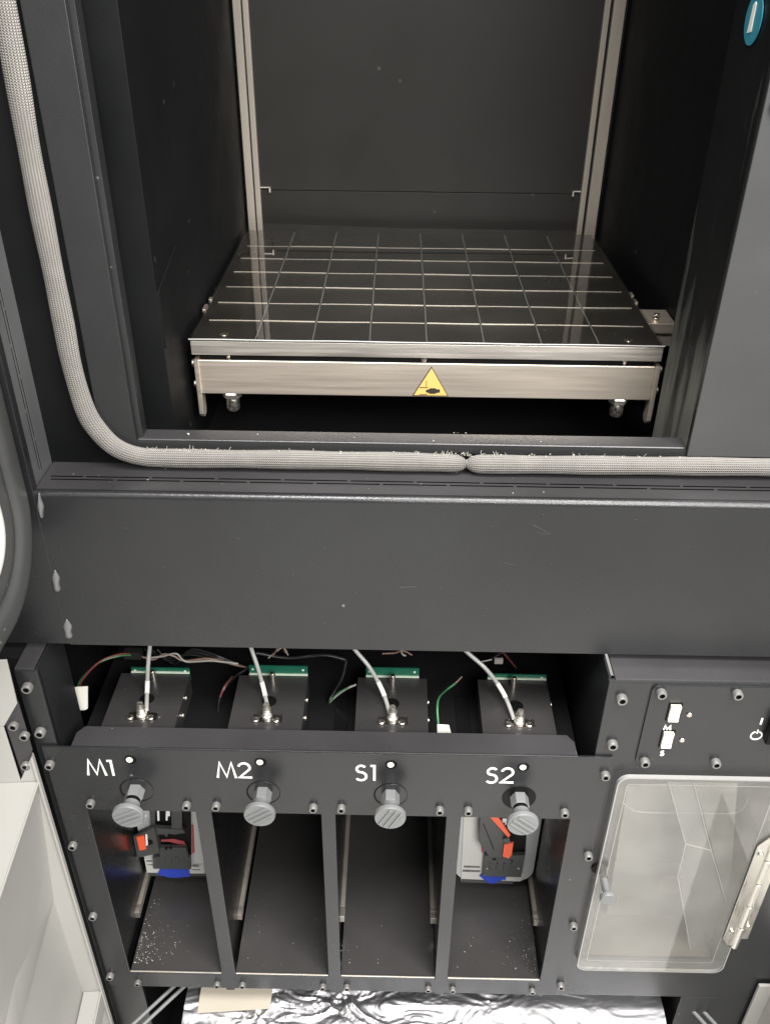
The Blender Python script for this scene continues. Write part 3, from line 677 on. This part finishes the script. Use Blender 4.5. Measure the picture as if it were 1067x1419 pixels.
poly('latch_frame', P1([(470, 470), (730, 470), (750, 560), (660, 560), (650, 540), (610, 565), (490, 560)], .7285), (0, -.006, 0), 'latch', lt, .0006)
poly('latch_frame', P1([(430, 285), (700, 300), (720, 330), (620, 345), (560, 330), (550, 380), (530, 340), (460, 340), (490, 470), (450, 420)], .7285), (0, -.006, 0), 'latch', lt, .0006)
poly('latch_frame', P1([(590, 110), (690, 110), (690, 310), (590, 300)], .7285), (0, -.005, 0), 'latch', lt, .0006)
poly('latch_frame', P1([(395, 110), (440, 110), (440, 300), (400, 300)], .7285), (0, -.005, 0), 'latch', lt, .0006)
poly('latch_well', P1([(380, 110), (765, 110), (770, 570), (425, 570)], .7303), (0, -.0008, 0), 'socket', lt)
poly('red_ribbon', P1([(490, 425), (600, 418), (700, 440), (720, 470), (640, 460), (560, 440), (490, 440)], .729), (0, -.001, 0), 'labelred', lt)
for k in range(5): poly('latch_rib', P1([(455 + 60 * k, 580), (470 + 60 * k, 580), (472 + 60 * k, 640), (457 + 60 * k, 640)], .7234), (0, -.0012, 0), 'latch', lt, .0002)
for a_, b2 in ((520, 505), (560, 500)): poly('latch_emblem', P1([(a_, b2), (a_ + 30, b2 - 10), (a_ + 28, b2 + 16), (a_ + 8, b2 + 14)], .7224), (0, -.0004, 0), 'socket', lt)
for q in ([(452, 150), (472, 150), (475, 245), (458, 248)], [(535, 150), (572, 165), (572, 205), (552, 205), (548, 248), (532, 240)], [(335, 190), (352, 200), (345, 212), (335, 208)]): poly('white_clip', P1(q, .7275), (0, -.001, 0), 'white', lt)
ear = poly('latch_ear', P1([(235, 380), (430, 290), (485, 530), (285, 572), (262, 500)], .7225), (0, -.004, 0), 'latch', c1, .0008)
poly('orange_tab', P1([(265, 392), (335, 378), (355, 500), (292, 515)], .7182), (0, -.003, 0), 'orange', ear, .0006)
poly('white_clip', P1([(345, 375), (362, 380), (368, 470), (352, 482)], .7182), (0, -.001, 0), 'white', ear)
poly('ear_slot', P1([(368, 420), (412, 440), (412, 465), (372, 480)], .7183), (0, -.0004, 0), 'socket', ear)
poly('side_label', P1([(785, 110), (820, 110), (890, 640), (800, 640), (790, 420)], .7302), (0, -.0005, 0), 'label', c1)
poly('side_print', P1([(770, 290), (790, 290), (800, 540), (775, 560)], .7296), (0, -.0003, 0), 'labelred', c1)
# slot S2
c2 = canister(.0875, .1880, 'grey canister with black bracket and orange lever seated in slot S2')
P2 = lambda pts, Y: [at(*crop(a, b_, 610, 1110, 6.276), Y=Y - .018) for a, b_ in pts]
lb = poly('label', P2([(205, 130), (345, 130), (335, 325), (362, 400), (362, 620), (730, 634), (700, 700), (180, 705)], .7305), (0, -.0004, 0), 'label', c2)
for q in ([(205, 565), (345, 570), (345, 585), (205, 582)], [(195, 600), (350, 606), (348, 622), (194, 618)], [(560, 645), (640, 648), (640, 662), (560, 660)]): poly('print_line', P2(q, .7299), (0, -.0002, 0), 'labelgrey', lb)
poly('print_band', P2([(185, 680), (640, 700), (630, 722), (180, 708)], .7302), (0, -.0005, 0), 'latch', lb)
poly('blue_tape', P2([(340, 652), (375, 626), (575, 632), (568, 690), (545, 685), (470, 720), (425, 718), (385, 690)], .7290), (0, -.0005, 0), 'blue', c2)
lt = poly('latch_base', P2([(385, 445), (735, 440), (700, 633), (365, 625)], .7295), (0, -.006, 0), 'latch', c2, .001)
for q in ([(450, 515), (475, 498), (490, 518)], [(612, 522), (630, 512), (638, 530)]): poly('vent_hole', P2(q, .7232), (0, -.0003, 0), 'socket', lt)
poly('latch_well', P2([(345, 110), (760, 110), (740, 450), (390, 450)], .7303), (0, -.0008, 0), 'socket', lt)
bk = poly('bracket', P2([(342, 110), (430, 110), (600, 310), (545, 345), (540, 470), (470, 445), (420, 450), (372, 380), (335, 325)], .7235), (0, -.006, 0), 'latch', c2, .0010)
poly('orange_lever', P2([(430, 130), (505, 130), (610, 285), (590, 310)], .7172), (0, -.003, 0), 'orange', bk, .0006)
poly('orange_tab', P2([(553, 368), (635, 352), (622, 455), (592, 488), (540, 470)], .7172), (0, -.003, 0), 'orange', bk, .0006)
poly('lever_hub', P2([(540, 320), (600, 310), (610, 350), (560, 365)], .7165), (0, -.003, 0), 'latch', bk, .0006)
for k in range(4): poly('latch_rib', P2([(430 + 60 * k, 545), (445 + 60 * k, 545), (442 + 60 * k, 605), (427 + 60 * k, 605)], .7232), (0, -.0012, 0), 'latch', lt, .0002)
for a_, b2 in ((410, 590), (680, 590)): q_ = P2([(a_, b2)], .7232)[0]; cyl('latch_screw', q_, (0, -1, 0), .0016, .0008, 'zinc', lt, 12, .0002)
poly('bracket_seam', P2([(372, 200), (378, 200), (470, 425), (464, 428)], .7174), (0, -.0004, 0), 'socket', bk)
poly('white_clip', P2([(540, 155), (578, 155), (578, 205), (562, 205), (562, 185), (540, 185)], .7215), (0, -.001, 0), 'white', lt)
poly('side_print', P2([(360, 355), (378, 380), (375, 465), (358, 440)], .7297), (0, -.0003, 0), 'labelred', c2)

# ------------------------------------------------------------------ switch panel
sp = thing('switch_panel', 'small black switch plate with two ivory rockers lettered M and S', 'switch panel', (.31, .602, .82))
bm = bmesh.new(); prism(bm, [(u, .603, v) for u, v in rrect(.2405, .42, .8235, .9278, .006)], (0, -.0022, 0), .0006); put('plate', bm, 'panel2', sp)
for x, z in ((.2488, .9204), (.3182, .9212), (.2488, .8288), (.3175, .8296)): screw(x, .6008, z, sp, .0048)
for x, z in ((.2653, .8958), (.265, .8603)):
    rk = box('rocker_switch', x - .0065, x + .0065, .6000, .6012, z - .0112, z + .0112, 'socket', sp, .0003)
    bm = bmesh.new(); prism(bm, [(x - .0048, .6004, z - .0098), (x - .0048, .5965, z - .0095), (x - .0048, .5982, z), (x - .0048, .5962, z + .0098), (x - .0048, .6004, z + .0098)], (.0096, 0, 0), .0005)
    put('rocker', bm, 'ivory', rk)
for x, z in ((.2801, .8925), (.2797, .8587)): cyl('indicator_lamp', (x, .6008, z), (0, -1, 0), .0027, .0016, 'zinc', sp, 16, .0006)
strokes('letter', [[(0, 0), (.1, 1), (.5, .1), (.9, 1), (1, 0)]], (.2600, .6007, .8718), .0060, .0017, 'white', sp)
strokes('letter', [GLY['S'][0][0]], (.2625, .6007, .8370), .0062, .0016, 'white', sp)
strokes('power_symbol', [arc(0, 0, 1, 70, -250, 20), [(0, .55), (0, 1.45)]], (.3487, .6007, .8665), .0052, .0013, 'white', sp)
strokes('power_symbol', [[(0, 0), (0, 1)]], (.3491, .6007, .8815), .008, .0017, 'white', sp)
box('power_switch', .3555, .372, .5925, .6009, .862, .895, 'socket', sp, .0015)

# ------------------------------------------------------------------ clear acrylic door with hinge
ad_ = thing('clear_door', 'scuffed clear acrylic door with rounded corners and a nickel hinge', 'door', (.31, .594, .47))
bm = bmesh.new(); prism(bm, [(u, .5945, v) for u, v in rrect(.2255, .398, .4735, .811, .012, 8)], (0, .0008, 0)); put('pane', bm, 'acryl', ad_)
loop = [Vector((u, .5975, v)) for u, v in rrect(.2257, .3978, .4737, .8108, .012, 8)]; bm = bmesh.new(); n = len(loop)
def ring_band(bm, outer, inner):
    a = [bm.verts.new(p) for p in outer]; b2 = [bm.verts.new(p) for p in inner]
    for i in range(len(a)): bm.faces.new((a[i], a[(i + 1) % len(a)], b2[(i + 1) % len(a)], b2[i]))
o_ = [Vector((u, .5953, v)) for u, v in rrect(.2256, .3979, .4736, .8109, .012, 8)]; i_ = [Vector((u, .599, v)) for u, v in rrect(.2256, .3979, .4736, .8109, .012, 8)]
ring_band(bm, o_, i_)
f_ = [Vector((u, .5944, v)) for u, v in rrect(.2256, .3979, .4736, .8109, .012, 8)]; g_ = [Vector((u, .5944, v)) for u, v in rrect(.2268, .3967, .4748, .8097, .011, 8)]
ring_band(bm, f_, g_); ring_band(bm, o_, f_); put('cut_edge', bm, 'acryledge', ad_, 0)
bm = bmesh.new(); ring_band(bm, [Vector((u, .5992, v)) for u, v in rrect(.2370, .3855, .4865, .7965, .004, 8)], [Vector((u, .5992, v)) for u, v in rrect(.2378, .3847, .4873, .7957, .0036, 8)]); put('stop_bead', bm, 'acryledge', ad_, 0)
kb = cyl('door_knob', (.2290, .6025, .6575), (0, -1, 0), .0085, .0015, 'socket', ad_, 24)
put('knob_stem', lathe(bmesh.new(), [(0, 0), (.0042, 0), (.0042, .016), (.0052, .018), (.0082, .019), (.0086, .020), (.0086, .0225), (.0078, .024), (0, .024)], (.2345, .595, .6475), (0, -1, 0), 28), 'knob', kb, 35)
hg = thing('_', '', '', (0, 0, 0)); bpy.data.objects.remove(hg)
lf = poly('hinge', [(.3850, .5935, .545), (.3965, .5935, .5335), (.3965, .5935, .80), (.3850, .5935, .80), (.3850, .5935, .705)] if False else [(.3835, .5935, .7130), (.3835, .5935, .5470), (.3905, .5935, .5350), (.3975, .5935, .5350), (.3975, .5935, .7300), (.3945, .5935, .7300)], (0, -.0014, 0), 'hingem', ad_, .0004)
poly('hinge_leaf', [(.4005, .6015, .535), (.4165, .6015, .535), (.4165, .6015, .730), (.4005, .6015, .730)], (0, -.0014, 0), 'hingem', lf, .0004)
for k in range(5):
    z0 = .5325 + .040 * k
    cyl('knuckle', (.3990, .5925, z0), (0, 0, 1), .0038, .0385, 'hingem', lf, 18, .0004)
for x, z in ((.3895, .562), (.3895, .70)): cyl('hinge_screw', (x, .592, z), (0, -1, 0), .0034, .002, 'zinc', lf, 16, .0006)
for x, z in ((.4095, .562), (.4095, .70)): cyl('hinge_screw', (x, .600, z), (0, -1, 0), .0042, .004, 'zinc', lf, 16, .0006)

# film sheets added to stand for room reflections, with a rim and a card
reflection = thing('door_reflections', 'tinted film sheets added as room reflections behind the acrylic door', 'reflection', (.32, .63, .486))
F = lambda pts, Y: [at(a, b_, Y=Y) for a, b_ in pts]
poly('reflection_patch', F([(926, 1084), (961, 1084), (985, 1178), (950, 1170)], .618), (0, .0004, 0), 'film2', reflection)
poly('reflection_patch', F([(950, 1171), (985, 1179), (1005, 1262), (990, 1330), (957, 1330), (940, 1215)], .620), (0, .0004, 0), 'film2', reflection)
poly('reflection_patch', F([(962, 1084), (1022, 1086), (1010, 1258)], .624), (0, .0004, 0), 'film', reflection)
poly('reflection_patch', F([(870, 1090), (924, 1086), (949, 1170), (939, 1215), (955, 1330), (830, 1330)], .66), (0, .0004, 0), 'film', reflection)
for q in ([(926, 1084), (950, 1170), (939, 1215), (962, 1345)], [(961, 1084), (985, 1178), (1011, 1265)], [(950, 1170), (985, 1179)]):
    put('reflection_edge', sweep(bmesh.new(), [at(a, b_, Y=.6165) for a, b_ in q], .0006, 6), 'acryledge', reflection, 0)
tube('bag_rim', [at(a, b_, Y=.64) for a, b_ in ((863, 1112), (872, 1120), (890, 1126), (940, 1127), (1010, 1128), (1028, 1122), (1037, 1108))], .0007, 'acryledge', reflection)
o = box('brown_card', at(915, 1225, Y=.67).x, at(945, 1225, Y=.67).x, .67, .672, at(925, 1238, Y=.67).z, at(925, 1216, Y=.67).z, 'brown', None, 0)
tag(o, 'small brown card seen faintly through the acrylic door', 'card')

# ------------------------------------------------------------------ open doors and what lies below
dr = thing('oven_door', 'thick black oven door swung open beside the chamber, with pale window ring', 'door', (-.33, .35, 1.03))
def dloop(off, x):
    return [Vector((x, u, v)) for u, v in rrect(.05 + off, .626 - off, 1.027 + off, 1.75 - off, max(.085 - off * .75, .02), 14)]
prof = [(0, -.36), (0, -.312), (.002, -.306), (.006, -.3025), (.012, -.3005), (.024, -.3000), (.030, -.3012), (.0335, -.3050), (.0365, -.3050), (.040, -.3010), (.048, -.2995), (.060, -.3005), (.066, -.3030)]
bm = bmesh.new(); prev = None
for off, x in prof:
    cur = [bm.verts.new(p) for p in dloop(off, x)]
    if prev:
        for i in range(len(cur)): bm.faces.new((prev[i], prev[(i + 1) % len(cur)], cur[(i + 1) % len(cur)], cur[i]))
    prev = cur
bm.faces.new(prev); put('door_skin', bm, 'rubber', dr, 60)
bm = bmesh.new(); prev = None
for off, x in ((.060, -.3010), (.061, -.2985), (.064, -.2975), (.070, -.2978), (.074, -.3028)):
    cur = [bm.verts.new(p) for p in dloop(off, x)]
    if prev:
        for i in range(len(cur)): bm.faces.new((prev[i], prev[(i + 1) % len(cur)], cur[(i + 1) % len(cur)], cur[i]))
    prev = cur
put('window_ring', bm, 'label', dr, 60)

cd_ = thing('bay_door', 'cream moulded plastic bay door swung open on the hinge side, ribbed inside', 'door', (-.36, .45, .30))
# direction of the open door: towards the viewer and slightly inwards
dv = Vector((.075, -1, 0)).normalized(); O = Vector((-.3455, .592, 0))
def D(s, n, z): # along the door, out from the skin (towards +x side negative), height
    return O + dv * s + Vector((-1, -.075, 0)).normalized() * n + Vector((0, 0, z))
def slab(name, pts, off, mat='cream', bev=.0008): return poly(name, pts, off, mat, cd_, bev)
slab('skin', [D(.0026, .12, .797), D(.30, .12, .797), D(.30, .12, .94), D(.0026, .12, .94)], Vector((-1, -.075, 0)) * .006)
slab('skin', [D(0, .024, .20), D(.30, .024, .20), D(.30, .024, .62), D(0, .024, .62)], Vector((-1, -.075, 0)) * .006)
slab('hinge_wall', [D(0, 0, .20), D(0, .026, .20), D(0, .026, .797), D(0, .018, .797), D(0, 0, .835)], dv * .0025)
slab('rim', [D(-.0005, -.0005, .20), D(-.0005, .002, .20), D(-.0005, .002, .83), D(-.0005, -.0005, .834)], dv * .006, bev=.0006)
slab('hinge_wall', [D(0, .0, .9016), D(0, .018, .873), D(0, .03, .873), D(0, .03, .955), D(0, -.002, .955)], dv * .0025)
slab('hinge_wall', [D(.0005, .0188, .79), D(.0005, .12, .79), D(.0005, .12, .955), D(.0005, .0303, .955), D(.0005, .0303, .8725), D(.0005, .0188, .8725)], dv * .0025)
slab('shelf', [D(.003, .001, .796), D(.003, .119, .796), D(.25, .119, .796), D(.25, .001, .796)], (0, 0, -.003))
slab('shelf_rim', [D(.003, .0005, .7965), D(.003, .0025, .7965), D(.25, .0025, .7965), D(.25, .0005, .7965)], (0, 0, -.0035))
bm = bmesh.new(); prism(bm, [D(.0026, .0030, .7926), D(.0026, .1180, .7926), D(.0026, .1180, .60), D(.0026, .0238, .60)], dv * .25); put('rib', bm, 'cream', cd_, 20)
bm = bmesh.new(); pk = [D(.0026, .0235, .603), at(15, 1311, X=-.362), at(-30, 1420, X=-.360), at(-10, 1560, X=-.342), at(30, 1419, X=-.342)]
v_ = [bm.verts.new(p) for p in pk]; w_ = [bm.verts.new(p + Vector((-.012, 0, -.03))) for p in pk]
for a, b_, c in ((0, 1, 4), (1, 3, 4), (1, 2, 3)): bm.faces.new((v_[a], v_[b_], v_[c]))
for k in range(5): bm.faces.new((v_[k], v_[(k + 1) % 5], w_[(k + 1) % 5], w_[k]))
bm.faces.new(w_); put('rib', bm, 'cream', cd_, 15)
slab('shelf', [D(.0026, .001, .4165), D(.0026, .023, .4165), D(.16, .023, .4165), D(.16, .001, .4165)], (0, 0, -.003))
slab('shelf_rim', [D(.003, .0005, .4175), D(.003, .003, .4175), D(.16, .003, .4175), D(.16, .0005, .4175)], (0, 0, -.03))
hb = thing('hinge_bracket', 'dark hinge bracket with three screws joining cream door to black post', 'hinge', (-.355, .595, .80))
poly('bracket_plate', [D(-.003, .0005, .9005), D(-.003, .0185, .8725), D(-.003, .0175, .797), D(-.003, .0005, .835)], dv * .002, 'top', hb, .0004)
for px, py in ((20, 1004), (35, 1018), (37, 1059)):
    p = at(px, py, Y=.593); screw(p.x, .593, p.z, hb, .0048, .005)

def crumple(x0, x1, y0, y1, z, nx, ny, amp, seed):
    """foil draped over a flat load: crisp ridged creases over broad swells, front rolling down"""
    bm = bmesh.new(); g = []
    for j in range(ny + 1):
        row = []
        for i in range(nx + 1):
            x = x0 + (x1 - x0) * i / nx; y = y0 + (y1 - y0) * j / ny
            p = Vector((x * 19 + seed, y * 40, seed * .37))
            q = Vector((p.x + noise.noise(p * .8) * 1.4, p.y + noise.noise(p * .8 + Vector((7, 3, 1))) * 1.4, p.z))
            h = abs(noise.noise(q)) * .8 + abs(noise.noise(q * 2.3 + Vector((3, 9, 2)))) * .42 + abs(noise.noise(q * 6.1)) * .2
            h *= .3 + 1.5 * max(0, noise.noise(Vector((x * 7 + 2, y * 14, 4))) + .35)
            f = max(0, (.61 - y)) * .22
            row.append(bm.verts.new((x, y, z - amp * h + .003 * math.sin(x * 9 + 1) - f)))
        g.append(row)
    for j in range(ny):
        for i in range(nx): bm.faces.new((g[j][i], g[j][i + 1], g[j + 1][i + 1], g[j + 1][i]))
    return bm
tray = thing('drawer', 'dark drawer pulled out under the material bay', 'drawer', (.05, .6, .30))
box('drawer_tray', -.262, .362, .56, .94, .31, .318, 'dark', tray, .001)
fo = put('foil_sheet', crumple(-.2555, .355, .51, .72, .360, 420, 150, .0062, 3), 'foil', None, 60)
tag(fo, 'crumpled sheet of shiny aluminium foil lying below the material bay', 'foil')
cb = bmesh.new(); prism(cb, [(-.236, .593, .3615), (-.145, .6005, .3615), (-.145, .66, .3615), (-.238, .66, .3615)], (0, 0, .0018), .0003)
o = put('cardboard_piece', cb, 'card', None); tag(o, 'small beige cardboard piece lying on the foil', 'cardboard')
for x_, dx, lab in ((-.268, -.0378, 'pair of grey slide bars angling out below the M1 slot'), (.374, .030, 'pair of grey slide bars angling out at the right end of the foil')):
    t = thing('drawer_slide', lab, 'slide', (x_, .6, .36))
    for o_x in (0, .013):
        a = Vector((x_ + o_x, .625, .37)); b2 = Vector((x_ + o_x + dx * 2.2, .625 - .045 * 2.2, .37))
        put('slide_bar', sweep(bmesh.new(), [a, b2], .0024, 8), 'knob', t, 40)
o = thing('service_door', 'pale moulded door edge at the lower right corner beside the black cabinet', 'door', (.46, .55, .0))
bm = bmesh.new(); prism(bm, [(.4680, .598, .50), (.4680, .598, .05), (.466, .35, .05), (.466, .35, .50)], (.03, 0, 0), .001); put('door_panel', bm, 'cream', o)
box('door_flange', .450, .4680, .596, .600, .05, .445, 'cream', o, .0008)

# ------------------------------------------------------------------ crumbs, shavings and frayed fibres
def crumbs(name, label, spots, size, mat, seed):
    rnd = random.Random(seed); bm = bmesh.new()
    for p in spots:
        s = size * (.35 + 1.6 * rnd.random() ** 3); q = Quaternion((rnd.gauss(0, 1), rnd.gauss(0, 1), rnd.gauss(0, 1), rnd.gauss(0, 1))).normalized()
        vs_ = [bm.verts.new(Vector(p) + q @ Vector(c) * s) for c in ((1, 0, -.5), (-.6, .8, -.5), (-.6, -.8, -.5), (0, 0, .8))]
        for f in ((0, 1, 2), (0, 1, 3), (1, 2, 3), (2, 0, 3)): bm.faces.new([vs_[k] for k in f])
    o = put(name, bm, mat, None, 0); o['kind'] = 'stuff'; o['label'] = label; o['category'] = 'debris'; return o
rnd = random.Random(5); sp_ = []
for _ in range(260): # M1 tray, near the front edge on one side
    sp_.append((-.3095 + abs(rnd.gauss(0, .018)), .612 + abs(rnd.gauss(0, .035)), .4383))
for _ in range(90): sp_.append((.1855 - abs(rnd.gauss(0, .02)), .61 + abs(rnd.gauss(0, .05)), .4383))
for _ in range(40): sp_.append((rnd.choice([-.18, -.052, .078]) + abs(rnd.gauss(0, .02)), .612 + abs(rnd.gauss(0, .03)), .4383))
for _ in range(30): sp_.append((rnd.uniform(-.3, .18), rnd.uniform(.61, .72), .4383))
crumbs('plastic_shavings', 'pale plastic shavings scattered on the bay trays', [p for p in sp_ if any(a < p[0] < b_ for a, b_ in OP)], .0005, 'crumb', 9)
sp_ = []; bm = bmesh.new()
for _ in range(150):
    x = rnd.uniform(-.24, .33); sp_.append((x, .675 + rnd.uniform(-.003, .001), 1.1262 + rnd.uniform(-.001, .0012)))
for _ in range(10): sp_.append((rnd.uniform(-.21, .2), .685 + rnd.uniform(-.003, .01), 1.1338))
for _ in range(6): sp_.append((.056 + rnd.gauss(0, .004), .697, 1.135))
for _ in range(10): sp_.append((rnd.uniform(-.3, .33), rnd.uniform(.64, .668), 1.108))
crumbs('seal_lint', 'white lint and fibres frayed off the braided seal', sp_, .0007, 'crumb', 11)

def scuffs(name, marks, y, mat):
    bm = bmesh.new()
    for (x0, y0, x1, y1, w_) in marks:
        a = at(x0, y0, Y=y); b_ = at(x1, y1, Y=y); d = (b_ - a); n_ = Vector((-d.z, 0, d.x)).normalized() * w_
        prism(bm, [a - n_ * .4, b_ - n_ * .2, b_ + n_ * .2, a + n_ * .4], (0, -.00012, 0))
    o = put(name, bm, mat, cab, 0); o['kind'] = 'stuff'
marks = [(738, 727, 764, 740, .0004), (745, 738, 763, 741, .0003), (700, 780, 712, 783, .0003), (554, 814, 577, 813, .0003)]
for (x, y) in ((138, 751), (450, 760), (406, 797), (450, 864), (138, 796), (160, 795), (355, 798), (483, 798), (492, 822), (490, 869), (310, 862), (752, 713), (763, 781), (675, 843), (555, 814), (700, 696), (616, 712), (610, 815), (815, 843), (953, 757), (955, 824), (227, 786), (330, 746), (880, 720), (1010, 850)):
    r_ = rnd.uniform(.6, 1.6); marks.append((x, y, x + r_, y + rnd.uniform(-.6, .8), .0007 * rnd.uniform(.7, 1.3)))
scuffs('scuff_marks', marks, .6299, 'scuff')

bm = bmesh.new()
for _ in range(110):
    x = rnd.choice([rnd.uniform(-.235, .33), rnd.gauss(-.19, .03), rnd.gauss(.05, .03)]); p = Vector((x, .6735 + rnd.uniform(-.002, .001), 1.1255))
    pts = [p]
    d = Vector((rnd.uniform(-1, 1), rnd.uniform(-.6, .3), rnd.uniform(.1, .9))).normalized()
    for k in range(4): d = (d + Vector((rnd.uniform(-.6, .6), rnd.uniform(-.4, .4), rnd.uniform(-.6, .4)))).normalized(); pts.append(pts[-1] + d * rnd.uniform(.0006, .0016))
    sweep(bm, pts, .00016, 4)
o = put('frayed_fibres', bm, 'crumb', None, 0); o['kind'] = 'stuff'; o['label'] = 'fine pale fibres fraying off the upper side of the braided seal'; o['category'] = 'fibres'
